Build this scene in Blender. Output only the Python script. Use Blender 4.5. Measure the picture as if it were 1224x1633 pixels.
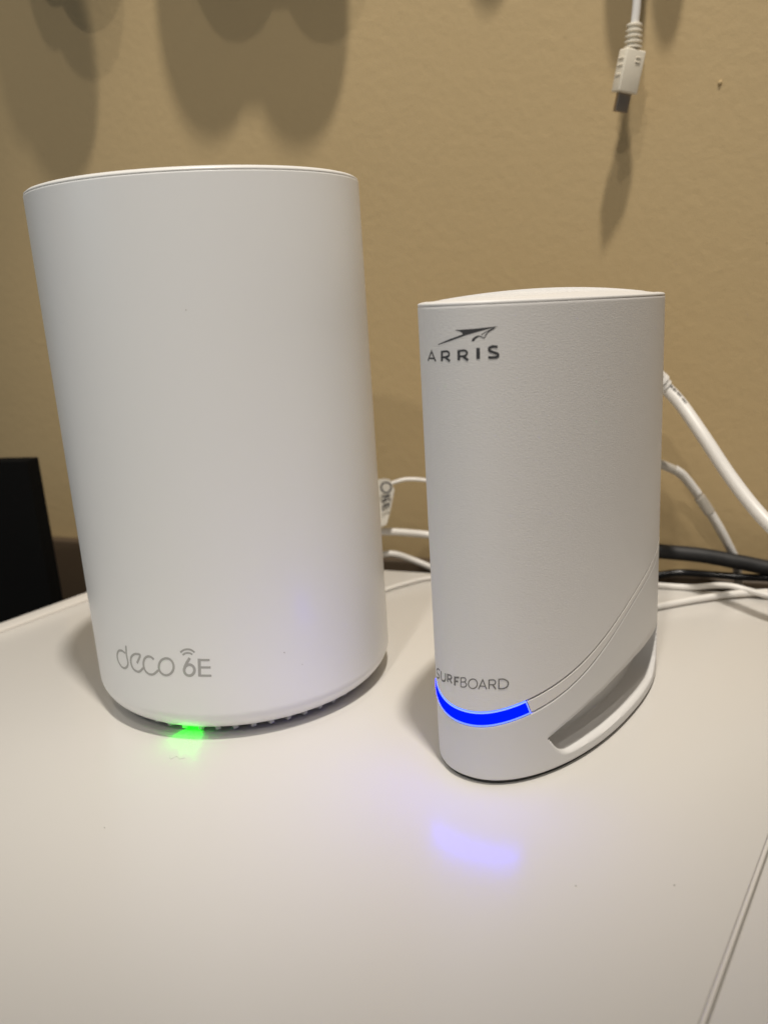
import bpy, bmesh, math, random
import numpy as np
from mathutils import Vector, Matrix

# ------------------------------------------------------------------ camera, world, lamps, exposure
scene = bpy.context.scene
for o in list(bpy.data.objects):
    bpy.data.objects.remove(o, do_unlink=True)
COL = scene.collection
PITCH, ROLL, CAM_H = 0.2633, -0.0694, 0.1368
cam = bpy.data.cameras.new("camera")
cam.sensor_fit = 'VERTICAL'; cam.sensor_height = 36.0; cam.lens = 1358.1 / 1633 * 36.0
cam.clip_start = 0.01; cam.clip_end = 50
cam.dof.use_dof = True; cam.dof.focus_distance = 0.245; cam.dof.aperture_fstop = 13.0
camo = bpy.data.objects.new("camera", cam); COL.objects.link(camo)
fw = Vector((0, math.cos(PITCH), -math.sin(PITCH))); rt = Vector((1, 0, 0)); up = rt.cross(fw)
rt2 = rt * math.cos(ROLL) + up * math.sin(ROLL); up2 = up * math.cos(ROLL) - rt * math.sin(ROLL)
M = Matrix((rt2, up2, -fw)).transposed().to_4x4(); M.translation = Vector((0, 0, CAM_H))
camo.matrix_world = M
scene.camera = camo

world = bpy.data.worlds.new("World"); scene.world = world; world.use_nodes = True
world.node_tree.nodes["Background"].inputs[0].default_value = (1.0, 0.97, 0.93, 1)
world.node_tree.nodes["Background"].inputs[1].default_value = 0.13

def lamp(name, kind, loc, target, energy, color, **kw):
    l = bpy.data.lights.new(name, kind); l.energy = energy; l.color = color
    for k, v in kw.items(): setattr(l, k, v)
    o = bpy.data.objects.new(name, l); COL.objects.link(o); o.location = loc
    d = Vector(target) - Vector(loc); o.rotation_euler = d.to_track_quat('-Z', 'Y').to_euler()
    return o
# three recessed ceiling lamps of the room and the cool glow of its left side
KEY = (1.0, 0.93, 0.83)
LG = [56, 15, 21, 0.6, 0.115]
lamp("ceiling_lamp", 'SPOT', (0.115, -0.04, 1.35), (-0.02, 0.41, 0.0), LG[0], KEY, shadow_soft_size=0.032, spot_size=math.radians(27.5), spot_blend=0.75)
lamp("ceiling_lamp", 'SPOT', (-0.22, -0.45, 1.55), (0.03, 0.45, 0.05), LG[1], KEY, shadow_soft_size=0.03, spot_size=math.radians(50), spot_blend=0.6)
lamp("ceiling_lamp", 'SPOT', (-0.50, -1.2, 1.6), (0.0, 0.4, 0.1), LG[2], KEY, shadow_soft_size=0.03, spot_size=math.radians(50), spot_blend=0.5)
lamp("room_light", 'AREA', (-0.9, -0.15, 0.45), (-0.05, 0.28, 0.08), LG[3], (0.55, 0.80, 1.0), shape='RECTANGLE', size=0.5, size_y=0.5)
world.node_tree.nodes["Background"].inputs[1].default_value = LG[4]

scene.view_settings.view_transform = 'Standard'; scene.view_settings.look = 'None'
scene.view_settings.gamma = 1.0; scene.view_settings.exposure = 0.12
scene.view_settings.use_curve_mapping = False

# ------------------------------------------------------------------ helpers
def mat(name, color, rough=0.5, metal=0.0, emit=None, estr=0.0, spec=0.5, coat=0.0):
    m = bpy.data.materials.new(name); m.use_nodes = True
    b = m.node_tree.nodes["Principled BSDF"]
    b.inputs["Base Color"].default_value = (*color, 1); b.inputs["Roughness"].default_value = rough
    b.inputs["Metallic"].default_value = metal; b.inputs["Specular IOR Level"].default_value = spec
    b.inputs["Coat Weight"].default_value = coat
    if emit:
        b.inputs["Emission Color"].default_value = (*emit, 1); b.inputs["Emission Strength"].default_value = estr
    return m

def noise_bump(m, scale=(100, 100, 100), strength=0.2, dist=0.0002, detail=3, colvar=0.0, roughvar=0.0, nscale=1.0):
    nt = m.node_tree; b = nt.nodes["Principled BSDF"]
    tc = nt.nodes.new("ShaderNodeTexCoord"); mp = nt.nodes.new("ShaderNodeMapping"); mp.inputs["Scale"].default_value = scale
    nz = nt.nodes.new("ShaderNodeTexNoise"); nz.inputs["Scale"].default_value = nscale; nz.inputs["Detail"].default_value = detail
    bp = nt.nodes.new("ShaderNodeBump"); bp.inputs["Strength"].default_value = strength; bp.inputs["Distance"].default_value = dist
    nt.links.new(tc.outputs["Object"], mp.inputs[0]); nt.links.new(mp.outputs[0], nz.inputs["Vector"])
    nt.links.new(nz.outputs["Fac"], bp.inputs["Height"]); nt.links.new(bp.outputs[0], b.inputs["Normal"])
    if roughvar:
        mr = nt.nodes.new("ShaderNodeMapRange"); r = b.inputs["Roughness"].default_value
        n2 = nt.nodes.new("ShaderNodeTexNoise"); n2.inputs["Scale"].default_value = 18; n2.inputs["Detail"].default_value = 5
        nt.links.new(tc.outputs["Object"], n2.inputs["Vector"])
        mr.inputs["From Min"].default_value = 0.3; mr.inputs["From Max"].default_value = 0.7
        mr.inputs["To Min"].default_value = r - roughvar; mr.inputs["To Max"].default_value = r + roughvar
        nt.links.new(n2.outputs["Fac"], mr.inputs[0]); nt.links.new(mr.outputs[0], b.inputs["Roughness"])
    if colvar:
        n3 = nt.nodes.new("ShaderNodeTexNoise"); n3.inputs["Scale"].default_value = 9; n3.inputs["Detail"].default_value = 6
        nt.links.new(tc.outputs["Object"], n3.inputs["Vector"])
        mx = nt.nodes.new("ShaderNodeMix"); mx.data_type = 'RGBA'
        c = b.inputs["Base Color"].default_value
        mx.inputs[6].default_value = (c[0] * (1 - colvar), c[1] * (1 - colvar), c[2] * (1 - colvar * 1.1), 1)
        mx.inputs[7].default_value = (c[0] * (1 + colvar), c[1] * (1 + colvar), c[2] * (1 + colvar), 1)
        nt.links.new(n3.outputs["Fac"], mx.inputs[0]); nt.links.new(mx.outputs[2], b.inputs["Base Color"])
    return m

def empty(name, loc=(0, 0, 0), label=None, cat=None, group=None):
    o = bpy.data.objects.new(name, None); COL.objects.link(o); o.location = loc; o.empty_display_size = 0.02
    tag(o, label, cat, group); return o

def tag(o, label=None, cat=None, group=None, kind=None):
    if label: o["label"] = label
    if cat: o["category"] = cat
    if group: o["group"] = group
    if kind: o["kind"] = kind
    return o

def obj(name, verts, faces, m, parent=None, smooth=True, sharp=35):
    me = bpy.data.meshes.new(name); me.from_pydata([tuple(v) for v in verts], [], faces)
    bm = bmesh.new(); bm.from_mesh(me); bmesh.ops.recalc_face_normals(bm, faces=bm.faces); bm.to_mesh(me); bm.free()
    if smooth:
        me.shade_smooth(); me.set_sharp_from_angle(angle=math.radians(sharp))
    me.materials.append(m); o = bpy.data.objects.new(name, me); COL.objects.link(o)
    if parent:
        o.parent = parent; o.matrix_parent_inverse = Matrix.Identity(4)
        p = parent; off = Vector((0, 0, 0))
        while p: off += p.location; p = p.parent
        me.transform(Matrix.Translation(-off))
    return o

def grid(rows, closed=True, cap0=False, cap1=False):
    """rows: list of equal-length lists of points -> verts, faces"""
    n = len(rows[0]); v = [p for r in rows for p in r]; f = []
    for i in range(len(rows) - 1):
        for j in range(n if closed else n - 1):
            k = (j + 1) % n
            f.append((i * n + j, i * n + k, (i + 1) * n + k, (i + 1) * n + j))
    if cap0: f.append(tuple(range(n))[::-1])
    if cap1: f.append(tuple((len(rows) - 1) * n + j for j in range(n)))
    return v, f

def lathe(profile, cx, cy, n=160, cap0=True, cap1=True):
    rows = [[(cx + r * math.sin(2 * math.pi * j / n), cy - r * math.cos(2 * math.pi * j / n), z) for j in range(n)] for r, z in profile]
    return grid(rows, True, cap0, cap1)

def spline(pts, per=10):
    P = [Vector(p) for p in pts]
    if len(P) == 2: return [P[0].lerp(P[1], i / per) for i in range(per + 1)]
    closed = (P[0] - P[-1]).length < 1e-7
    out = []
    for i in range(len(P) - 1):
        p0 = P[i - 1] if i > 0 else (P[-2] if closed else P[0] * 2 - P[1])
        p3 = P[i + 2] if i + 2 < len(P) else (P[1] if closed else P[-1] * 2 - P[-2])
        p1, p2 = P[i], P[i + 1]
        for k in range(per):
            t = k / per
            out.append(0.5 * ((2 * p1) + (p2 - p0) * t + (2 * p0 - 5 * p1 + 4 * p2 - p3) * t * t + (3 * p1 - p0 - 3 * p2 + p3) * t ** 3))
    out.append(P[-1]); return out

def tube(pts, rad, n=16, per=10, smooth=True, flat=1.0, upv=(0, 0, 1)):
    C = spline(pts, per) if smooth else [Vector(p) for p in pts]
    m = len(C); R = rad if hasattr(rad, '__len__') else [rad] * m
    rows = []; side = None
    for i, c in enumerate(C):
        t = (C[min(i + 1, m - 1)] - C[max(i - 1, 0)]).normalized()
        s = t.cross(Vector(upv))
        if s.length < 1e-4: s = t.cross(Vector((1, 0, 0)))
        s.normalize()
        if side and s.dot(side) < 0: s = -s
        side = s; w = t.cross(s)
        rows.append([c + (s * math.cos(a) * flat + w * math.sin(a)) * R[i] for a in [2 * math.pi * j / n for j in range(n)]])
    return grid(rows, True, True, True)

def ribbon(pts, w, mapf, off, per=8, curve=True):
    """flat stroke of width w through 2-D points, laid on a surface by mapf(s, z, off)"""
    P = [Vector((p[0], p[1], 0)) for p in pts]
    C = spline(P, per) if curve and len(P) > 2 else sum([[P[i].lerp(P[i + 1], k / 6) for k in range(6)] for i in range(len(P) - 1)], []) + [P[-1]]
    closed = (C[0] - C[-1]).length < 1e-6; m = len(C); rows = []
    for i, c in enumerate(C):
        a = C[i - 1] if i > 0 else (C[-2] if closed else C[0]); b = C[i + 1] if i < m - 1 else (C[1] if closed else C[-1])
        t0 = (c - a); t1 = (b - c); t0 = t0.normalized() if t0.length > 0 else t1.normalized(); t1 = t1.normalized() if t1.length > 0 else t0
        t = (t0 + t1).normalized(); nrm = Vector((-t.y, t.x, 0)); k = 1 / max(0.45, t.dot(t0))
        rows.append([mapf((c + nrm * w * 0.5 * k * q).x, (c + nrm * w * 0.5 * k * q).y, off) for q in (-1, -0.33, 0.33, 1)])
    return grid(rows, False)

def merge(parts):
    V, F = [], []
    for v, f in parts:
        o = len(V); V += list(v); F += [tuple(i + o for i in q) for q in f]
    return V, F

def boxmesh(x0, x1, y0, y1, z0, z1, bev=0.0, seg=3):
    bm = bmesh.new(); bmesh.ops.create_cube(bm, size=1)
    for v in bm.verts: v.co = Vector(((x0 + x1) / 2 + v.co.x * (x1 - x0), (y0 + y1) / 2 + v.co.y * (y1 - y0), (z0 + z1) / 2 + v.co.z * (z1 - z0)))
    if bev: bmesh.ops.bevel(bm, geom=bm.edges[:], offset=bev, segments=seg, affect='EDGES', profile=0.5)
    bm.verts.index_update(); r = ([v.co.copy() for v in bm.verts], [tuple(v.index for v in f.verts) for f in bm.faces]); bm.free(); return r

def smoothstep(x):
    x = max(0.0, min(1.0, x)); return x * x * (3 - 2 * x)

# ------------------------------------------------------------------ materials
M_wall = noise_bump(mat("wall_paint", (0.49, 0.366, 0.195), 0.62, spec=0.35), (1, 1, 1), 0.36, 0.0006, 4, colvar=0.04, nscale=240)
M_desk = noise_bump(mat("desk_laminate", (0.635, 0.615, 0.585), 0.24, spec=0.5), (1, 1, 1), 0.03, 0.0001, 2, colvar=0.006, nscale=500)
M_edge = mat("desk_edging", (0.70, 0.67, 0.63), 0.35)
M_strip = noise_bump(mat("strip_brown", (0.075, 0.05, 0.028), 0.6), (8, 8, 60), 0.2, 0.0004, 4, colvar=0.1)
M_router = noise_bump(mat("router_plastic", (0.88, 0.88, 0.875), 0.32, spec=0.5), (1, 1, 1), 0.04, 0.0001, 2, colvar=0.006, nscale=900)
M_cap = mat("router_cap", (0.78, 0.77, 0.75), 0.35)
M_dark = mat("dark_plastic", (0.03, 0.03, 0.03), 0.5)
M_grey = mat("grey_rib", (0.55, 0.55, 0.53), 0.5)
M_print = mat("grey_print", (0.43, 0.425, 0.41), 0.45)
M_shell = noise_bump(mat("pearl_shell", (0.77, 0.755, 0.745), 0.42, spec=0.5), (1100, 1100, 3400), 0.24, 0.00025, 3, nscale=1.0)
M_lower = mat("satin_shell", (0.70, 0.69, 0.68), 0.42)
M_band = mat("satin_band", (0.76, 0.74, 0.72), 0.36)
M_top = mat("top_plastic", (0.76, 0.745, 0.73), 0.4)
M_ink = mat("dark_ink", (0.06, 0.06, 0.065), 0.4)
M_ink2 = mat("grey_ink", (0.17, 0.165, 0.16), 0.4)
M_blue = mat("blue_light", (0.0, 0.0, 0.05), 0.5, emit=(0.0, 0.0005, 1.0), estr=22.0, spec=0.0)
M_bluehalo = mat("blue_halo", (0.3, 0.4, 0.9), 0.3, emit=(0.12, 0.24, 1.0), estr=0.9)
M_green = mat("green_light", (0.02, 0.4, 0.05), 0.3, emit=(0.0, 1.0, 0.0), estr=60.0)
M_white = noise_bump(mat("white_cable", (0.76, 0.74, 0.71), 0.38), (1, 1, 1), 0.1, 0.0002, 2, nscale=300)
M_ivory = mat("ivory_plastic", (0.78, 0.72, 0.60), 0.4)
M_greyc = mat("grey_cable", (0.45, 0.42, 0.37), 0.42)
M_black = noise_bump(mat("black_rubber", (0.010, 0.010, 0.011), 0.6), (1, 1, 1), 0.15, 0.0002, 2, nscale=400)
M_blackg = mat("black_gloss", (0.012, 0.013, 0.016), 0.25)
M_box = noise_bump(mat("matte_black", (0.0025, 0.0025, 0.0025), 0.9, spec=0.1), (1, 1, 1), 0.1, 0.0003, 2, nscale=200)
M_metal = mat("nickel", (0.36, 0.31, 0.26), 0.35, metal=1.0)
M_paper = mat("label_paper", (0.80, 0.77, 0.70), 0.6)
M_brown = mat("dark_brown", (0.035, 0.022, 0.015), 0.5)
M_lint = mat("lint", (0.36, 0.34, 0.31), 0.8)

# ------------------------------------------------------------------ setting: wall and desk
TW = Vector((0.9245, -0.3812, 0)); NW = Vector((-0.3812, -0.9245, 0))     # along the wall, out of the wall
W0 = Vector((-0.003, 0.398, 0)) - NW * 0.035
def wp(a, w, z): return W0 + TW * a + NW * w + Vector((0, 0, z))
def wallbox(a0, a1, w0, w1, z0, z1, bev=0.0):
    v, f = boxmesh(a0, a1, w0, w1, z0, z1, bev); return [wp(p.x, p.y, p.z) for p in v], f
v, f = wallbox(-1.6, 1.6, -0.08, 0.0, -0.75, 1.3)
wall = tag(obj("wall", v, f, M_wall, smooth=False), kind="structure")
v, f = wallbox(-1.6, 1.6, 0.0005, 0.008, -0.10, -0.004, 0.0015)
obj("dark_wall_strip", v, f, M_strip, wall)  # raised dark brown strip along the wall below desk level
def blob(c, r, seed, amp=0.25, nu=14, nv=9, ax=(1, 1, 1)):
    rnd = random.Random(seed); rows = []
    ph = [rnd.uniform(0, 6.28) for _ in range(4)]
    for i in range(1, nv):
        t = math.pi * i / nv
        rows.append([Vector(c) + Vector((ax[0] * math.sin(t) * math.cos(a), ax[1] * math.sin(t) * math.sin(a), ax[2] * math.cos(t))) * r * (1 + amp * math.sin(2 * a + ph[0]) * math.sin(t) + amp * 0.6 * math.sin(3 * a + 2 * t + ph[1]))
                     for a in [2 * math.pi * j / nu for j in range(nu)]])
    return grid(rows, True, True, True)
for k, (a, z, r) in enumerate([(0.1478, 0.205, 0.0012), (0.168, 0.142, 0.0004), (0.118, 0.108, 0.0004)]):
    v, f = blob(wp(a, -0.45 * r, z), r, k, 0.15); obj("paint_nib", v, f, M_wall, wall)

Z_T = 0.025
LD = Vector((0.634, 0.774, 0)).normalized(); BK = Vector((0.9245, -0.3812, 0))
cor = Vector((-0.107, 0.441, 0)); SM = Vector((0.0322, 0.0459, 0)).normalized(); S0 = Vector((0.0531, 0.1271, 0))
def cross2(a, b): return a.x * b.y - a.y * b.x
def isect(p, d, q, e): return p + d * (cross2(q - p, e) / cross2(d, e))
sb = isect(S0, SM, cor, BK); sf = S0 - SM * 0.55
lf = cor - LD * 0.85
def slab(name, poly, z0, z1, bev, m, parent):
    bm = bmesh.new(); vs = [bm.verts.new((p.x, p.y, z0)) for p in poly]; fc = bm.faces.new(vs)
    r = bmesh.ops.extrude_face_region(bm, geom=[fc])
    for g in r['geom']:
        if isinstance(g, bmesh.types.BMVert): g.co.z = z1
    ed = [e for e in bm.edges if abs(e.verts[0].co.z - z1) < 1e-7 and abs(e.verts[1].co.z - z1) < 1e-7]
    bmesh.ops.bevel(bm, geom=ed, offset=bev, segments=4, affect='EDGES', profile=0.5)
    bm.verts.index_update(); v = [x.co.copy() for x in bm.verts]; f = [tuple(x.index for x in q.verts) for q in bm.faces]; bm.free()
    return obj(name, v, f, m, parent)
desk = empty("desk", (-0.05, 0.1, -Z_T), "off-white laminate desk top that both white devices stand on", "desk")
nl = Vector((LD.y, -LD.x, 0)); ns = Vector((SM.y, -SM.x, 0)); nb = Vector((BK.y, -BK.x, 0))
bw = 0.009
c_in = isect(cor + nl * bw, LD, cor, BK)
slab("top_panel", [lf + nl * bw, sf - ns * 0.00118, sb - ns * 0.00118, c_in][::1], -Z_T, 0.0, 0.0003, M_desk, desk)
slab("edge_band", [lf, lf + nl * (bw - 0.0003), isect(cor + nl * (bw - 0.0003), LD, cor, BK), cor], -Z_T, 0.0014, 0.0012, M_edge, desk)
slab("edge_band", [sf - ns * 0.0011, sf - ns * 0.00012, sb - ns * 0.00012, sb - ns * 0.0011], -Z_T, 0.0001, 0.0003, M_edge, desk)
rr = sb + BK * 0.6; rf = sf + BK * 0.9
slab("side_panel", [sf + ns * 0.00015, rf, rr, sb + ns * 0.00015], -Z_T, -0.0002, 0.0004, M_desk, desk)
rnd = random.Random(3)
for k, (x, y) in enumerate([(-0.0810, 0.2010), (0.0600, 0.1640), (0.0380, 0.1660), (0.1150, 0.2250)]):
    v, f = blob((x, y, 0.0001), 0.00020 * rnd.uniform(0.7, 1.3), k + 30, 0.3, 8, 6, (1, 1, 0.5)); obj("dust_speck", v, f, M_lint, desk)
for k, pts in enumerate([[(-0.0712, 0.2362), (-0.0706, 0.2340), (-0.0690, 0.2352), (-0.0676, 0.2336), (-0.0661, 0.2341)],
                         [(-0.1240, 0.2200), (-0.1228, 0.2190), (-0.1232, 0.2176)]]):
    v, f = tube([(x, y, 0.00008) for x, y in pts], 0.00003, 5, 6); obj("lint_hair", v, f, M_lint, desk)

# ------------------------------------------------------------------ white cylindrical mesh router
RX, RY, RR = -0.0542, 0.2945, 0.0525
router = empty("mesh_router", (RX, RY, 0), "tall white cylindrical wireless router with green light under its front edge", "router")
q, zb = 0.008, 0.0023
prof = [(0.030, zb + 0.0015), (RR - q - 0.0035, zb + 0.0015), (RR - q - 0.003, zb)]
prof += [(RR - q + q * math.sin(a), zb + q - q * math.cos(a)) for a in [math.pi / 2 * i / 14 for i in range(15)]]
prof += [(RR, 0.02 + 0.1484 * i / 12) for i in range(12)] + [(RR, 0.1672), (RR, 0.1683), (RR, 0.1686), (RR - 0.00005, 0.16868), (RR - 0.0002, 0.16872), (RR - 0.004, 0.1687)]
v, f = lathe(prof, RX, RY); obj("body", v, f, M_router, router, sharp=50)
prof = [(a_, b_ + 0.0012) for a_, b_ in [(RR - 0.004, 0.1672), (RR - 0.00025, 0.16755), (RR - 0.0001, 0.1677), (RR - 0.0002, 0.1682), (RR - 0.0009, 0.1687), (RR - 0.002, 0.1690), (RR - 0.0045, 0.1687), (RR - 0.006, 0.1678), (0.02, 0.1672)]]
v, f = lathe(prof, RX, RY); obj("top_cap", v, f, M_cap, router, sharp=60)
v, f = lathe([(0.034, 0.0), (0.038, 0.0), (0.0385, 0.0005), (0.0385, zb + 0.001), (0.034, zb + 0.0012)], RX, RY, 96); obj("base", v, f, M_dark, router)
rv, rf_ = boxmesh(-0.0009, 0.0009, -0.0026, 0.0035, 0.0010, zb + 0.0014, 0.0003, 1)
rv = [Matrix.Rotation(math.radians(24), 3, 'Z') @ p + Vector((0, -0.0440, 0)) for p in rv]      # slanted fins
ribs = None
for k in range(50):
    a = 2 * math.pi * k / 50
    if ribs is None:
        ribs = obj("vent_rib", [(p.x + RX, p.y + RY, p.z) for p in rv], rf_, M_grey, router, smooth=False); o = ribs
    else:
        o = ribs.copy(); COL.objects.link(o)
    o.parent = router; o.rotation_euler = (0, 0, a + 0.02)
def rmap(s, z, off):
    a = s * 1e-3 / RR; r = RR + off
    return (RX + r * math.sin(a), RY - r * math.cos(a), z * 1e-3)
# lettering strokes as (weight, [(millimetres along the surface, height)])
DECO = [(20,[(-32.74,30.7),(-33.14,27.51),(-32.97,24.87),(-33.72,23.28),(-35.26,22.33),(-37.01,22.58),(-38.36,24.14),(-38.45,26.06),(-37.24,27.84),(-35.34,28.46),(-33.62,27.94)]),(20,[(-28.6,25.51),(-26.75,28.47),(-27.96,28.76),(-29.45,28.36),(-31.04,26.96),(-31.47,24.96),(-30.82,23.18),(-29.2,22.51),(-27.83,22.85),(-26.14,24.29)]),(20,[(-21.37,27.89),(-22.47,28.63),(-24.02,28.43),(-25.27,27.25),(-25.9,25.3),(-25.45,23.39),(-24.05,22.49),(-22.5,22.62),(-20.94,23.7),(-20.25,24.39)]),(20,[(-14.49,26.01),(-14.76,25.06),(-15.3,24.19),(-16.03,23.5),(-16.89,23.05),(-17.79,22.89),(-18.63,23.05),(-19.31,23.5),(-19.75,24.21),(-19.91,25.09),(-19.75,26.06),(-19.31,27.0),(-18.63,27.81),(-17.79,28.4),(-16.9,28.7),(-16.04,28.68),(-15.31,28.35),(-14.77,27.75),(-14.49,26.94),(-14.49,26.01)]),(24,[(-7.71,25.06),(-7.88,24.45),(-8.21,23.91),(-8.67,23.5),(-9.21,23.24),(-9.77,23.19),(-10.29,23.33),(-10.71,23.66),(-10.99,24.13),(-11.09,24.71),(-11.01,25.33),(-10.74,25.92),(-10.33,26.41),(-9.82,26.75),(-9.27,26.91),(-8.73,26.86),(-8.26,26.61),(-7.91,26.2),(-7.72,25.66),(-7.71,25.06)]),(24,[(-8.71,29.15),(-9.88,27.55),(-10.76,26.02)]),(16,[(-10.88,30.12),(-10.04,30.69),(-9.18,30.87),(-8.37,30.74),(-7.73,30.31)]),(17,[(-11.52,31.0),(-10.44,31.75),(-9.15,32.07),(-7.86,31.81),(-6.94,31.03)]),(26,[(-5.74,28.91),(-6.31,22.87)]),(20,[(-5.63,28.47),(-2.51,28.35)]),(20,[(-5.79,25.98),(-2.5,25.86)]),(20,[(-5.98,23.21),(-2.55,23.09)])]
ARR = [(24,[(-8.09,116.58),(-6.14,119.05),(-4.64,116.63)]),(20,[(-7.22,117.28),(-5.24,117.3)]),(30,[(-2.27,119.27),(-2.45,116.68)]),(24,[(-2.1,119.05),(-0.82,119.15),(-0.16,118.79),(-0.25,118.08),(-1.16,117.76),(-2.19,117.71)]),(28,[(-1.29,117.7),(0.06,116.74)]),(32,[(2.59,119.43),(2.51,116.96)]),(24,[(2.76,119.23),(4.03,119.31),(4.64,118.94),(4.57,118.35),(3.97,117.98),(2.69,117.91)]),(28,[(3.65,117.87),(4.9,116.97)]),(40,[(7.42,119.8),(7.36,117.14)]),(28,[(12.08,119.78),(10.93,119.93),(10.09,119.6),(10.18,118.95),(11.08,118.54),(12.02,118.14),(12.14,117.58),(11.44,117.32),(9.77,117.41)])]
EMB = [(0,[(1.69,124.22),(6.78,124.35),(12.48,124.64),(8.72,123.89),(4.71,122.96),(0.99,121.82),(-3.42,120.66),(-3.41,120.86),(0.31,122.09),(3.79,123.12),(3.6,123.57),(2.88,123.92)]),(0,[(5.9,121.47),(6.19,122.1),(7.0,122.62),(7.89,122.77),(7.64,122.39),(6.92,122.0),(6.46,121.41)]),(9,[(11.68,124.34),(9.87,123.34),(8.94,122.01)]),(10,[(8.94,122.04),(8.37,122.35),(7.73,122.62)]),(8,[(11.28,124.25),(9.68,123.58),(8.29,122.9)])]
SURF = [(14,[(-10.08,30.18),(-11.77,29.98),(-13.78,28.49),(-12.87,28.11),(-10.87,28.33),(-11.21,27.45),(-12.79,26.69),(-15.15,26.05)]),(16,[(-9.07,30.45),(-9.32,28.4),(-8.84,27.78),(-7.56,28.06),(-6.76,28.84),(-6.59,30.79)]),(18,[(-5.49,31.06),(-5.68,28.59)]),(14,[(-5.32,30.87),(-4.38,31.05),(-3.87,30.71),(-4.25,30.01),(-5.42,29.54)]),(16,[(-4.78,29.7),(-3.84,28.79)]),(18,[(-2.6,31.26),(-2.76,28.53)]),(15,[(-2.46,31.03),(-1.1,31.39)]),(15,[(-2.53,29.86),(-1.48,30.11)]),(9,[(-0.55,31.59),(-0.7,28.67)]),(9,[(-0.46,31.45),(0.67,31.73),(0.99,31.25),(0.61,30.55),(-0.52,30.21)]),(9,[(0.6,30.49),(1.15,29.94),(0.7,29.08),(-0.6,28.69)]),(9,[(4.32,30.66),(4.24,30.2),(4.02,29.76),(3.71,29.41),(3.32,29.16),(2.9,29.05),(2.49,29.09),(2.14,29.27),(1.89,29.59),(1.76,30.0),(1.79,30.47),(1.95,30.94),(2.23,31.35),(2.6,31.67),(3.02,31.86),(3.43,31.89),(3.81,31.76),(4.09,31.49),(4.27,31.11),(4.32,30.66)]),(9,[(4.6,29.12),(5.84,32.05),(6.79,29.27)]),(8,[(4.98,30.07),(6.49,30.16)]),(10,[(7.55,32.16),(7.45,29.41)]),(9,[(7.65,32.01),(8.8,32.07),(9.24,31.4),(8.89,30.75),(7.6,30.63)]),(10,[(8.47,30.6),(9.25,29.35)]),(10,[(10.14,32.32),(10.05,29.37)]),(10,[(10.25,32.23),(11.32,32.18),(12.35,31.57),(12.63,30.72),(12.24,29.86),(11.23,29.41),(10.16,29.46)])]

def strokes(name, S, k, mapf, m, parent, straight=()):
    out = []
    for i, (w, pts) in enumerate(S):
        out.append(ribbon(pts, w * k, mapf, 0.00003 + 0.000006 * i, 5, i not in straight))
    V, F = merge(out); return obj(name, V, F, m, parent, smooth=False)
names = ["letter_d", "letter_e", "letter_c", "letter_o"]
strokes("deco_lettering", DECO[:4], 0.037, rmap, M_print, router)
strokes("six_lettering", DECO[4:6], 0.037, rmap, M_print, router)
strokes("wireless_arcs", DECO[6:8], 0.036, rmap, M_print, router)
strokes("e_lettering", DECO[8:], 0.037, rmap, M_print, router)
# green status light set in the underside
ga = -15.6e-3 / RR; gr = 0.0448
gx, gy = RX + gr * math.sin(ga), RY - gr * math.cos(ga)
v, f = blob((gx, gy, zb + 0.0006), 0.0011, 5, 0.0, 16, 10, (1.6, 1.0, 0.6)); obj("status_light", v, f, M_green, router)
def green_lamp(loc, target, energy, ang, soft):
    l = bpy.data.lights.new("status_lamp", 'SPOT'); l.energy = energy; l.color = (0.0, 1.0, 0.0); l.shadow_soft_size = soft; l.spot_size = math.radians(ang); l.spot_blend = 1.0
    o_ = bpy.data.objects.new("status_lamp", l); COL.objects.link(o_); o_.parent = router; o_.location = Vector(loc) - router.location
    o_.rotation_euler = (Vector(target) - Vector(loc)).to_track_quat('-Z', 'Y').to_euler()
green_lamp((gx - 0.0003, gy - 0.0012, 0.0020), (gx - 0.0005, gy - 0.0025, 0.0), 0.010, 140, 0.0004)
green_lamp((gx - 0.0006, gy - 0.0012, 0.0022), (gx - 0.0006, gy - 0.0105, 0.0), 0.016, 14, 0.0002)
for s, z, r in [(3.0, 133.0, 0.00012), (20.5, 27.5, 0.00018), (26.0, 22.0, 0.00012)]:
    v, f = blob(rmap(s, z, 0.0), r, 11, 0.3, 8, 6); obj("scuff_mark", v, f, M_lint, router)

# ------------------------------------------------------------------ white oval modem
MX, MY, MA, MB, MT, ME = 0.0524, 0.25519, 0.05582, 0.02567, math.radians(51.9), 2.173
ph = np.linspace(0, 2 * np.pi, 20001)
def se(p, k=1.0): return MA * k * np.sign(np.cos(p)) * abs(np.cos(p)) ** (2 / ME), MB * k * np.sign(np.sin(p)) * abs(np.sin(p)) ** (2 / ME)
SU, SV = se(ph); SL = np.concatenate([[0], np.cumsum(np.hypot(np.diff(SU), np.diff(SV)))]); PER = SL[-1]; S180 = float(np.interp(np.pi, ph, SL))
du = np.gradient(SU); dv = np.gradient(SV); ln = np.hypot(du, dv) + 1e-12
kern = np.ones(201) / 201
def sm(a): return np.convolve(np.concatenate([a[-101:-1], a, a[1:101]]), kern, 'valid')
NU, NV = sm(dv / ln), sm(-du / ln)
def mpt(s, off):
    """s metres from the front tip (positive to the camera's right) -> u, v, x, y"""
    q_ = (s + S180) % PER
    u = float(np.interp(q_, SL, SU)); v = float(np.interp(q_, SL, SV)); a = float(np.interp(q_, SL, NU)); b = float(np.interp(q_, SL, NV)); l = math.hypot(a, b)
    uu, vv = u + a / l * off, v + b / l * off
    return u, v, MX + uu * math.cos(MT) - vv * math.sin(MT), MY + uu * math.sin(MT) + vv * math.cos(MT)
def mmap(s, z, off):
    _, _, x, y = mpt(s * 1e-3, off); return (x, y, z * 1e-3)
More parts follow.
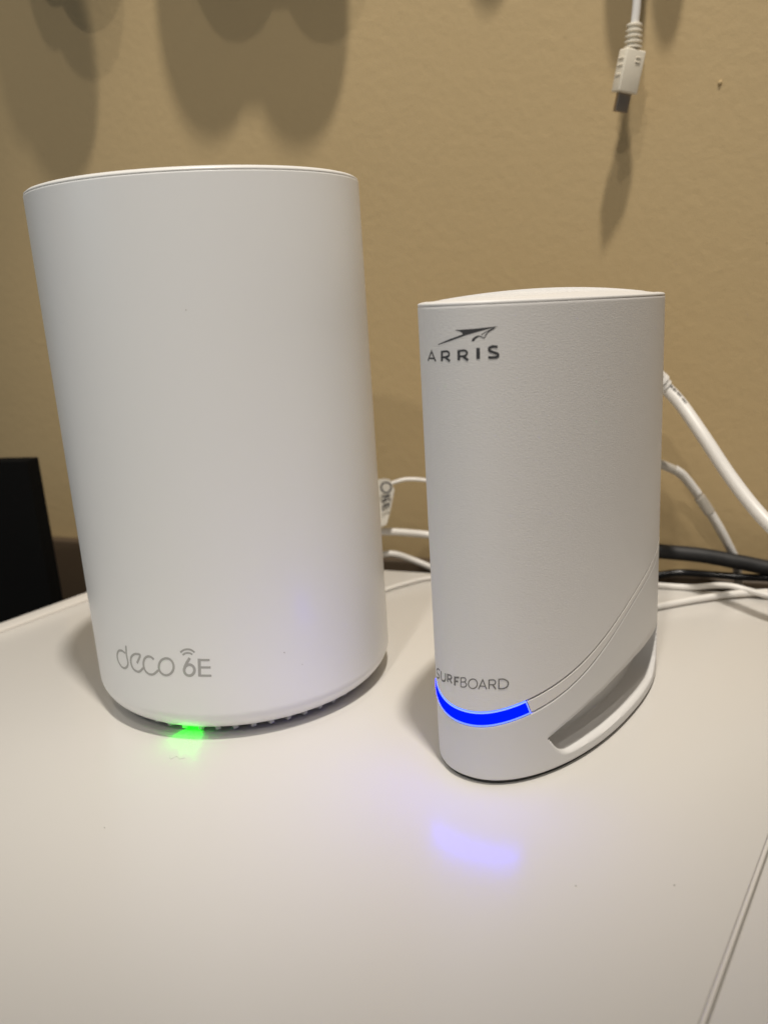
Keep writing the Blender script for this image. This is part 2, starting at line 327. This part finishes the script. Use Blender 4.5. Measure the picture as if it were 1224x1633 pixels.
hu = np.array([-55.7, -54.6, -52, -47.7, -42, -35.8, -28.5, -19.4, -10.2, 1.3, 13, 24.6, 34.8, 45, 55.7]); hz = np.array([21.9, 22.2, 23.1, 24.7, 26.2, 28, 30.4, 33.8, 37.5, 41.5, 44.7, 47.2, 49.2, 50.8, 52])
lu = np.array([-55.7, -54.3, -52.2, -49.9, -46.6, -42, -35.9, -28.5, -19.4, -8.2, 6.7, 20, 35, 45, 55.7]); lz = np.array([17.7, 18.2, 18.9, 19.6, 20.9, 22.2, 23.9, 26.5, 30.9, 35.7, 40.7, 43.8, 46.6, 48.3, 49.5])
PH = np.polyfit(hu, hz, 6); PL = np.polyfit(lu, lz, 6)
def g_hi(u): return float(np.polyval(PH, u * 1e3)) * 1e-3
def g_lo(u): return float(np.polyval(PL, u * 1e3)) * 1e-3
def z_sc(u): return float(np.interp(u * 1e3, [-56, -41.3, -36, -25.7, -12, 2, 15, 30, 56], [8, 11.6, 13.8, 16.8, 19.1, 20.0, 20.0, 19.5, 19])) * 1e-3
def z_tp(u): return 0.1305 - (u + 0.0557) * 0.030
modem = empty("cable_modem", (MX, MY, 0), "white oval upright modem with glowing blue light bar, right of the cylinder", "modem")
NS = 420; SS = [PER * j / NS for j in range(NS)]
PT = [mpt(s, 0) for s in SS]
def ring(zf, off):
    out = []
    for s, p in zip(SS, PT):
        o_ = off(p[0]) if callable(off) else off
        _, _, x, y = mpt(s, -o_) if o_ else p
        out.append((x, y, zf(p[0])))
    return out
GAP = 0.00016
# lower shell with the scooped hand hold on its sides
def scoop(u, z):
    U0, U1 = -0.0415, 0.034
    if u <= U0 or u >= U1: return 0.0
    xa = min(1.0, (u - U0) / 0.0085); xb = min(1.0, (U1 - u) / 0.014)
    ra = (1 - xa) ** 2.6; rb = 1 - math.sqrt(1 - (1 - xb) ** 2)
    k = max(ra, rb); d0 = 0.0075 * (1 - k) ** 0.6
    zt = z_sc(u); zs = 0.0040 + (zt - 0.0040) * k
    if z <= zs: return 0.0
    return d0 * smoothstep((z - zs) / (0.0006 + 0.0019 * (1 - k)))
ZB = 0.0012
rows = [ring(lambda u: ZB, 0.004), ring(lambda u: ZB, 0.0006), ring(lambda u: ZB + 0.0002, 0.0002)]
NR = 44
for i in range(NR + 1):
    t = i / NR
    zf = lambda u, t=t: ZB + 0.0006 + (z_sc(u) - ZB - 0.0006) * t
    rows.append(ring(zf, lambda u, zf=zf: scoop(u, zf(u))))
rows.append(ring(lambda u: z_sc(u) + 0.00002, lambda u: 0.35 * scoop(u, z_sc(u))))
rows.append(ring(lambda u: z_sc(u) + 0.00012, lambda u: 0.00015 if scoop(u, z_sc(u)) > 0.0005 else 0.0)); rows.append(ring(lambda u: z_sc(u) + 0.0004, 0.0))
for i in range(1, 9): rows.append(ring(lambda u, i=i: z_sc(u) + 0.0004 + (g_lo(u) - GAP - 0.0003 - z_sc(u) - 0.0004) * i / 8, 0.0))
rows.insert(-1, ring(lambda u: g_lo(u) - GAP - 0.0006, 0.0))
rows += [ring(lambda u: g_lo(u) - GAP, 0.0003), ring(lambda u: g_lo(u) - GAP, 0.0014)]
v, f = grid(rows); obj("lower_shell", v, f, M_lower, modem, sharp=48)
# upper shell
rows = [ring(lambda u: g_hi(u) + GAP, 0.0014), ring(lambda u: g_hi(u) + GAP, 0.0003), ring(lambda u: g_hi(u) + GAP + 0.0003, 0.0)]
for i in range(1, 31): rows.append(ring(lambda u, i=i: g_hi(u) + GAP + 0.0003 + (z_tp(u) - 0.0008 - g_hi(u) - GAP - 0.0003) * i / 30, 0.0))
rows.insert(-1, ring(lambda u: z_tp(u) - 0.0013, 0.0)); rows.insert(3, ring(lambda u: g_hi(u) + GAP + 0.0006, 0.0))
rows += [ring(lambda u: z_tp(u) - 0.0006, 0.0001), ring(lambda u: z_tp(u) - 0.0006, 0.0012)]
v, f = grid(rows); obj("upper_shell", v, f, M_shell, modem, sharp=40)
# bright top rim and ribbed grille inside it
rows = [ring(lambda u: z_tp(u) - 0.00055, 0.0012), ring(lambda u: z_tp(u) - 0.00052, 0.0001), ring(lambda u: z_tp(u) - 0.0001, 0.0), ring(lambda u: z_tp(u) + 0.0002, 0.0002), ring(lambda u: z_tp(u) + 0.0004, 0.0007), ring(lambda u: z_tp(u) + 0.0006, 0.0020), ring(lambda u: z_tp(u) + 0.0005, 0.0022), ring(lambda u: z_tp(u) + 0.0002, 0.0023)]
v, f = grid(rows); obj("top_rim", v, f, M_top, modem, sharp=50)
def scaled(k, zf):
    return [(MX + (p[0] * math.cos(MT) - p[1] * math.sin(MT)) * k, MY + (p[0] * math.sin(MT) + p[1] * math.cos(MT)) * k, zf(p[0] * k, k)) for p in PT]
def inset_ring(off, k, zf):
    out = []
    for s, p in zip(SS, PT):
        u, v_, x, y = mpt(s, -off); out.append((MX + (x - MX) * k, MY + (y - MY) * k, zf(u * k)))
    return out
dome = lambda k: 0.0025 * (1 - k * k)
rows = [inset_ring(0.0023, 1.0, lambda u: z_tp(u) + 0.0001)] + [inset_ring(0.0023, k, lambda u, k=k: z_tp(u) + 0.0004 + dome(k)) for k in (0.985, 0.9, 0.8, 0.7, 0.6, 0.45, 0.3, 0.15, 0.03)]
v, f = grid(rows, True, False, True); cap = obj("top_grille", v, f, M_top, modem, sharp=60)
# raised diagonal ribs of the grille
au = Vector((math.cos(MT), math.sin(MT), 0)); av = Vector((-math.sin(MT), math.cos(MT), 0))
for k in range(-20, 21):
    uc = k * 0.0024; hw = (MB - 0.0050) * max(0.0, 1 - abs(uc / (MA - 0.004)) ** ME) ** (1 / ME)
    if hw < 0.006: continue
    pts = []
    for i in range(9):
        vv = -hw + 2 * hw * i / 8; uu = uc + vv * 0.30
        kk = (abs(uu / (MA - 0.0036)) ** ME + abs(vv / (MB - 0.0036)) ** ME) ** (1 / ME)
        if kk > 0.965: continue
        p = au * uu + av * vv; pts.append((MX + p.x, MY + p.y, z_tp(uu) + 0.0004 + dome(kk)))
    if len(pts) > 3:
        v, f = tube(pts, 0.00025, 6, 2); obj("grille_rib", v, f, M_top, cap)
# inner core seen through the joints, and the rubber foot
rows = [ring(lambda u: g_lo(u) - 0.002, 0.0011), ring(lambda u: g_hi(u) + 0.002, 0.0011)]
v, f = grid(rows); obj("inner_core", v, f, M_dark, modem)
rows = [ring(lambda u: 0.0, 0.0012), ring(lambda u: ZB + 0.0004, 0.0012)]
v, f = grid(rows, True, True, True); obj("foot", v, f, M_dark, modem)
# trim band and light bar between the two joints
SH, SLW = 0.01769, 0.01892
def bandgrid(s0f, s1f, n, m, inset, t0=0.0, t1=1.0):
    rows = []; K = 6
    prof = [(t0, 0.0012)] + [(t0 + (t1 - t0) * (0.04 + 0.92 * i / K), inset) for i in range(K + 1)] + [(t1, 0.0012)]
    for t, off in prof:
        r = []
        for j in range(n + 1):
            s = s0f(t) + (s1f(t) - s0f(t)) * j / n
            u = mpt(s, 0)[0]; a = g_lo(u) + GAP; b = g_hi(u) - GAP
            _, _, x, y = mpt(s, -off); r.append((x, y, a + (b - a) * t))
        rows.append(r)
    return grid(rows, False)
e1 = lambda t: SLW + (SH - SLW) * t
e0 = lambda t: -e1(t)
v, f = bandgrid(lambda t: e1(t) + 0.0002, lambda t: PER - e1(t) - 0.0002, 320, M_band, 0.0); obj("trim_band", v, f, M_band, modem)
v, f = bandgrid(lambda t: e0(t) + 0.00033, lambda t: e1(t) - 0.00033, 90, M_blue, -0.0001, 0.06, 0.94); lb = obj("light_bar", v, f, M_blue, modem)
v1 = bandgrid(e0, e1, 90, M_bluehalo, -0.00005, -0.03, 0.05); v2 = bandgrid(e0, e1, 90, M_bluehalo, -0.00005, 0.95, 1.03)
v3 = bandgrid(lambda t: e1(t) - 0.00030, e1, 2, M_bluehalo, -0.00005); v4 = bandgrid(e0, lambda t: e0(t) + 0.00030, 2, M_bluehalo, -0.00005)
V, F = merge([v1, v2, v3, v4]); obj("light_bar_halo", V, F, M_bluehalo, lb)  # bar's pale edge and its fringe glow, built as thin glowing strips
# printed marks
strokes("arris_lettering", ARR, 0.0215, mmap, M_ink, modem, straight=(0, 1, 2, 4, 5, 7, 8))
def polyface(pts, off):
    return [mmap(a, b, off) for a, b in pts], [tuple(range(len(pts)))]
mk = empty
def tri(a, b, c, off, n=5):
    P_ = lambda i, j: tuple((a[q_] * (n - i - j) + b[q_] * i + c[q_] * j) / n for q_ in (0, 1))
    idx = {}; V_ = []; F_ = []
    for i in range(n + 1):
        for j in range(n + 1 - i): idx[i, j] = len(V_); V_.append(mmap(*P_(i, j), off))
    for i in range(n):
        for j in range(n - i):
            F_.append((idx[i, j], idx[i + 1, j], idx[i, j + 1]))
            if i + j < n - 1: F_.append((idx[i + 1, j], idx[i + 1, j + 1], idx[i, j + 1]))
    return V_, F_
E0, E1 = EMB[0][1], EMB[1][1]
V, F = merge([tri(E0[a], E0[b], E0[c], 0.00004) for a, b, c in ((0, 11, 1), (11, 10, 1), (10, 4, 1), (10, 9, 4), (1, 4, 3), (1, 3, 2), (9, 8, 5), (9, 5, 4), (8, 7, 6), (8, 6, 5))]
 + [tri(E1[a], E1[b], E1[c], 0.00004, 2) for a, b, c in ((0, 1, 6), (1, 5, 6), (1, 2, 5), (2, 4, 5), (2, 3, 4))] + [ribbon(p, w * 0.0215, mmap, 0.00006 + 0.000008 * i, 5) for i, (w, p) in enumerate(EMB[2:])])
obj("arrow_emblem", V, F, M_ink, modem, smooth=False)
strokes("surf_lettering", SURF[:8], 0.034, mmap, M_ink2, modem, straight=(2, 4, 5, 6, 7))
strokes("board_lettering", SURF[8:], 0.034, mmap, M_ink2, modem, straight=(0, 4, 5, 6, 8, 9))

modem.rotation_euler = (0, math.radians(0.35), 0); router.rotation_euler = (0, math.radians(0.3), 0)

# ------------------------------------------------------------------ cables
def cable(name, pts, r, m, label, cat="cable", n=16, group=None, flat=1.0):
    root = empty(name, pts[0], label, cat, group)
    v, f = tube(pts, r, n, 12, flat=flat); c = obj("cable_jacket", v, f, m, root); return root, c
# thick white network cable leaving the modem's back
P = [(0.092, 0.331, 0.0915), (0.101, 0.342, 0.0930), (0.1121, 0.345, 0.0922), (0.1173, 0.345, 0.0878), (0.1221, 0.34, 0.0813), (0.1275, 0.33, 0.0699), (0.1338, 0.32, 0.0564), (0.1397, 0.31, 0.0453), (0.145, 0.30, 0.0374), (0.1521, 0.29, 0.0304), (0.170, 0.27, 0.018), (0.20, 0.25, 0.006), (0.24, 0.235, 0.0028)]
r1, _ = cable("network_cable", P, 0.0027, M_white, "thick white network cable sloping down from the modem's back to the right")
v, f = boxmesh(-0.006, 0.006, -0.011, 0.011, -0.004, 0.004, 0.001)
mt = Matrix.Translation((0.0865, 0.318, 0.0905)) @ Matrix.Rotation(math.radians(-28), 4, 'Z')
obj("plug_housing", [mt @ p for p in v], f, M_white, r1)
v, f = tube([(0.108, 0.3447, 0.0930), (0.1140, 0.3452, 0.0912), (0.1172, 0.345, 0.0880)], [0.0036] * 6 + [0.0045] * 5 + [0.0040] * 5 + [0.0034] * 5, 16, 10)
obj("strain_relief", v, f, M_white, r1)
# print along that cable: small dark dashes
cs = spline([Vector(p) for p in P[3:7]], 40); rnd = random.Random(9); parts = []
for i in range(2, 46, 1):
    if rnd.random() < 0.35: continue
    c0, c1 = cs[i], cs[i + 1]; t = (c1 - c0).normalized(); s = t.cross(Vector((0, 0, 1))).normalized(); w = s.cross(t)
    nrm = (w * 0.86 + Vector((0, -1, 0)) * 0.5); nrm = (nrm - t * nrm.dot(t)).normalized(); b = t.cross(nrm)
    h = rnd.uniform(0.0005, 0.0009); cc = c0 + nrm * 0.00274
    d = t * 0.00018; e = b * h
    parts.append(([cc - d - e, cc + d - e * 0.4, cc + d + e, cc - d + e * 0.6], [(0, 1, 2, 3)]))
V, F = merge(parts); obj("cable_print", V, F, M_ink2, r1, smooth=False)
# grey cable with a clip
P = [(0.088, 0.310, 0.0560), (0.100, 0.342, 0.0562), (0.1132, 0.355, 0.0553), (0.1217, 0.356, 0.0526), (0.1303, 0.357, 0.0468), (0.1402, 0.357, 0.0329), (0.1471, 0.356, 0.0207), (0.1528, 0.356, 0.0093), (0.156, 0.357, -0.006), (0.157, 0.357, -0.05), (0.157, 0.357, -0.2)]
r2, _ = cable("grey_cable", P, 0.0019, M_greyc, "thin grey cable arching down behind the black cable right of the modem")
v, f = tube([(0.1372, 0.3571, 0.0374), (0.1402, 0.357, 0.0329), (0.1418, 0.3568, 0.0303)], 0.0024, 14, 5); obj("cable_clip", v, f, M_greyc, r2)
v, f = tube([(0.1260, 0.3562, 0.0511), (0.1303, 0.3564, 0.0476), (0.1366, 0.3565, 0.0392)], 0.0016, 12, 6); obj("white_sleeve", v, f, M_white, r2)
v, f = tube([(0.1425, 0.3561, 0.0300), (0.1474, 0.3553, 0.0211), (0.1532, 0.3553, 0.0095)], 0.0016, 12, 6); obj("white_sleeve", v, f, M_white, r2)
# black cables
P = [(0.086, 0.309, 0.016), (0.097, 0.345, 0.0158), (0.1098, 0.36, 0.0146), (0.1238, 0.36, 0.0124), (0.1388, 0.355, 0.0112), (0.1534, 0.35, 0.0086), (0.1677, 0.345, 0.0060), (0.19, 0.335, 0.0045), (0.25, 0.30, 0.0045)]
cable("coaxial_cable", P, 0.0033, M_black, "thick matte black cable running right from behind the modem")
P = [(0.087, 0.305, 0.009), (0.098, 0.345, 0.002), (0.1099, 0.358, 0.0005), (0.1212, 0.36, 0.0016), (0.1304, 0.358, 0.0028), (0.1419, 0.355, 0.0022), (0.1538, 0.35, 0.0019), (0.1681, 0.345, 0.0018), (0.20, 0.33, 0.0018), (0.25, 0.315, 0.0018)]
cable("power_cable", P, 0.0016, M_blackg, "thin glossy black cable beneath the thick black one")
P = [(0.070, 0.310, 0.0016), (0.0948, 0.3183, 0.0016), (0.1076, 0.3234, 0.0016), (0.1264, 0.3283, 0.0018), (0.1428, 0.3302, 0.0022), (0.1611, 0.3303, 0.0018), (0.20, 0.3288, 0.0016), (0.25, 0.32, 0.0016)]
cable("white_wire", P, 0.0014, M_white, "white wire lying nearer the camera on the desk, right of the modem")
P = [(0.080, 0.362, 0.0014), (0.1048, 0.3522, 0.0014), (0.1157, 0.3484, 0.0014), (0.129, 0.3426, 0.0016), (0.1417, 0.3341, 0.0044), (0.1586, 0.3249, 0.0016), (0.19, 0.31, 0.0014), (0.25, 0.30, 0.0014)]
cable("white_wire", P, 0.0013, M_white, "white wire crossing over another along the desk's back, under the black cables")
# between the two devices
P = [(-0.06, 0.352, 0.0011), (-0.035, 0.349, 0.0011), (-0.0172, 0.3526, 0.0011), (-0.0031, 0.3656, 0.0011), (0.0057, 0.3721, 0.0011), (0.0208, 0.3785, 0.0011), (0.040, 0.372, 0.0011), (0.060, 0.362, 0.0011)]
cable("white_wire", P, 0.0010, M_white, "thin white wire lying on the desk between the two devices")
P = [(-0.05, 0.42, -0.02), (-0.030, 0.409, -0.006), (-0.015, 0.405, 0.0015), (-0.0027, 0.405, 0.0056), (0.0042, 0.405, 0.0054), (0.0118, 0.405, 0.0022), (0.0222, 0.402, -0.0022), (0.034, 0.399, -0.008), (0.05, 0.398, -0.03)]
cable("white_cable", P, 0.0016, M_white, "lower white cord arching over the desk's back edge between the devices")
P = [(-0.06, 0.400, 0.010), (-0.035, 0.404, 0.016), (-0.0168, 0.405, 0.018), (-0.0028, 0.405, 0.0177), (0.008, 0.405, 0.0166), (0.0234, 0.405, 0.0138), (0.0389, 0.402, 0.0101), (0.06, 0.39, 0.004), (0.085, 0.37, 0.0016)]
cable("white_cable", P, 0.0018, M_white, "white cord running level just below the paper tag between the devices")
P = [(-0.05, 0.395, 0.020), (-0.02, 0.400, 0.037), (-0.0027, 0.4, 0.0425), (0.004, 0.4, 0.043), (0.0126, 0.4, 0.0445), (0.0246, 0.4, 0.0424), (0.0365, 0.397, 0.0378), (0.055, 0.385, 0.025), (0.075, 0.36, 0.012), (0.080, 0.33, 0.008), (0.083, 0.303, 0.012)]
r5, _ = cable("tagged_wire", P, 0.0009, M_white, "thin white wire carrying a paper tag printed ONE", flat=1.6)
tg = [(-0.0062, 0.0440), (-0.0026, 0.0455), (0.0015, 0.0458), (0.0040, 0.0450), (0.0057, 0.0400), (0.0030, 0.0300), (0.0008, 0.0236), (-0.003, 0.0217), (-0.0075, 0.0230)]
fr = [Vector((x, 0.3975 + 0.0012 * math.sin(z * 180), z)) for x, z in tg]; bk = [p + Vector((0, 0.0004, 0)) for p in fr]
V = fr + bk; n = len(fr); F = [tuple(range(n)), tuple(range(n, 2 * n))[::-1]] + [(i, (i + 1) % n, n + (i + 1) % n, n + i) for i in range(n)]
t5 = obj("paper_tag", V, F, M_paper, r5, smooth=False)
def tmap(s, z, off): return (s * 1e-3, 0.3958 - off, z * 1e-3)
ONE = [(0.85, [(-0.6, 42.4), (0.4, 44.2), (2.0, 44.6), (3.6, 43.8), (4.2, 42.0), (3.4, 40.2), (1.8, 39.5), (0.2, 40.3), (-0.6, 42.4)]),
       (0.75, [(-0.4, 37.4), (3.6, 38.6)]), (0.75, [(3.4, 38.5), (-0.4, 35.4)]), (0.75, [(-0.4, 35.2), (3.2, 36.4)]),
       (0.7, [(-0.4, 33.0), (2.8, 34.4)]), (0.65, [(-0.3, 32.9), (-0.5, 30.6)]), (0.65, [(1.2, 33.6), (1.0, 31.6)]), (0.65, [(2.7, 34.2), (2.4, 32.2)])]
strokes("tag_lettering", ONE, 1.0, tmap, M_ink, t5)

# ------------------------------------------------------------------ hanging plug
def wline(pts): return [wp(*p) for p in pts]
def wa(x, y): return (Vector((x, y, 0)) - W0).dot(TW)
PW = 0.015
a0, a1, a2, a3, a5 = wa(0.1125, 0.372), wa(0.1117, 0.3723), wa(0.1112, 0.3726), wa(0.1081, 0.3738), wa(0.1075, 0.3741)
usb = empty("usb_cable", wp(a5, PW, 0.1969), "white cable hanging down the wall with a small metal-tipped plug", "cable")
v, f = tube(wline([(a0 + 0.002, 0.010, 0.42), (a0 + 0.003, 0.013, 0.33), (a0 + 0.001, PW, 0.26), (a0, PW, 0.2364), (a1, PW, 0.2272)]), 0.00165, 14, 10); obj("cable_jacket", v, f, M_white, usb)
top, bot = wp(a1, PW, 0.2282), wp(a2, PW, 0.2184)
sr = obj("strain_relief", *tube([top, bot], [0.0025] * 11, 16, 10), M_ivory, usb)
for k in range(5):
    c = top.lerp(bot, (k + 0.3) / 5); d = (bot - top).normalized()
    v, f = tube([c - d * 0.0006, c - d * 0.0003, c + d * 0.0003, c + d * 0.0006], [0.0026, 0.0031 + k * 0.00012, 0.0031 + k * 0.00012, 0.0026], 18, 4, smooth=False); obj("relief_ring", v, f, M_ivory, sr)
ax = (wp(a3, PW, 0.2033) - bot).normalized()
fx = (Vector((0.93, -0.37, 0)) * math.cos(0.62) + NW * -math.sin(0.62)); fx = (fx - ax * fx.dot(ax)).normalized(); fy = ax.cross(fx)
def pl(p): return bot + fx * p.x + fy * p.y + ax * p.z
v, f = boxmesh(-0.0043, 0.0043, -0.0032, 0.0032, -0.0005, 0.0152, 0.0006); ph_ = obj("plug_housing", [pl(p) for p in v], f, M_ivory, usb)
v, f = boxmesh(-0.0028, 0.0028, -0.0012, 0.0012, 0.0150, 0.0222, 0.0003); obj("connector", [pl(p) for p in v], f, M_metal, usb)
for sgn in (-1, 1):
    for zz in (0.0020, 0.0036):
        v, f = boxmesh(0.0002, 0.0024, sgn * 0.0033 - 0.0002, sgn * 0.0033 + 0.0002, zz, zz + 0.0006, 0.00015, 1); obj("grip_bar", [pl(p) for p in v], f, M_ivory, ph_)
for zz in (0.0025, 0.0050, 0.0085):
    v, f = boxmesh(-0.0046, -0.0042, -0.0020, 0.0020, zz, zz + 0.0009, 0.00015, 1); obj("grip_bar", [pl(p) for p in v], f, M_ivory, ph_)

# ------------------------------------------------------------------ black box behind the desk's left edge
bx = Vector((-0.1718, 0.41, 0)); yaw = math.radians(-14)
v, f = boxmesh(-0.24, 0.0, 0.0, 0.010, -0.45, 0.0645, 0.0008)
rot = Matrix.Translation(bx) @ Matrix.Rotation(yaw, 4, 'Z')
box = empty("black_panel", rot @ Vector((-0.12, 0.005, -0.45)), "flat black panel standing behind the desk's left edge", "panel")
obj("panel_body", [rot @ p for p in v], f, M_box, box)
v, f = boxmesh(-0.2405, 0.0005, -0.002, -0.0003, -0.451, -0.448, 0.0003); obj("bottom_lip", [rot @ p for p in v], f, M_box, box)

# ------------------------------------------------------------------ things hung on the wall above the picture; their shadows fall into it
rail = empty("hook_rail", wp(0, 0, 0.42), "narrow dark rail with hooks on the wall above the devices", "rail")
v, f = wallbox(-0.40, 0.40, 0.0005, 0.010, 0.412, 0.430, 0.002); obj("rail_board", v, f, M_brown, rail)
def hung(name, label, cat, lobes, m, hook_a, group=None):
    """lobes: (along wall, off wall, centre height, half width, half height, half thickness)"""
    l0 = lobes[0]; root = empty(name, wp(l0[0], l0[1], l0[2] - l0[4]), label, cat, group)
    for (a, w, z, hw, hh, ht) in lobes:
        rows = []
        for i in range(1, 16):
            t = math.pi * i / 16; k = math.sin(t) ** 0.8
            rows.append([wp(a + hw * k * math.cos(b), w + ht * k * math.sin(b), z + hh * math.cos(t)) for b in [2 * math.pi * j / 28 for j in range(28)]])
        v, f = grid(rows, True, True, True); obj("lobe", v, f, m, root)
    w = lobes[0][1]
    v, f = tube([wp(lobes[0][0], w, lobes[0][2]), wp((lobes[0][0] + hook_a) / 2, w, 0.40), wp(hook_a, w * 0.6, 0.428)], 0.0013, 10, 8); obj("cord", v, f, m, root)
    v, f = tube([wp(hook_a, 0.009, 0.425), wp(hook_a, w * 0.6 + 0.003, 0.421), wp(hook_a, w * 0.6 + 0.006, 0.432)], 0.0015, 10, 6); obj("hook", v, f, M_metal, rail)
    return root
hung("hanging_adapter", "dark rounded adapter dipping into the top left corner", "adapter", [(-0.146, 0.031, 0.341, 0.024, 0.046, 0.008), (-0.168, 0.029, 0.352, 0.014, 0.044, 0.006)], M_brown, -0.150)
hung("two_lobed_caster", "unseen dark two-lobed item shaped for the wide double shadow above the cylinder", "shadow_caster", [(-0.062, 0.026, 0.342, 0.026, 0.050, 0.008), (-0.017, 0.027, 0.336, 0.025, 0.050, 0.008), (-0.039, 0.026, 0.347, 0.032, 0.045, 0.008)], M_brown, -0.040)  # item of unknown kind, added out of view to cast the two-lobed shadow
hung("unseen_plug", "unseen plug shape added for the shadow at top middle of the wall", "plug", [(0.066, 0.018, 0.326, 0.011, 0.024, 0.006)], M_brown, 0.068, "unseen plug shapes hung above")  # this and the next three are unseen shapes added to cast small wall shadows
hung("unseen_plug", "unseen plug shape added for the shadow left of the hanging white cable", "plug", [(0.118, 0.017, 0.294, 0.008, 0.028, 0.005)], M_brown, 0.117, "unseen plug shapes hung above")
hung("unseen_plug", "unseen slim plug shape added for the pointed shadow right of the hanging cable", "plug", [(0.134, 0.018, 0.310, 0.007, 0.036, 0.004)], M_brown, 0.136, "unseen plug shapes hung above")
hung("unseen_plug", "unseen plug shape added for the shadow at the top right corner", "plug", [(0.183, 0.018, 0.285, 0.011, 0.038, 0.006)], M_brown, 0.184, "unseen plug shapes hung above")
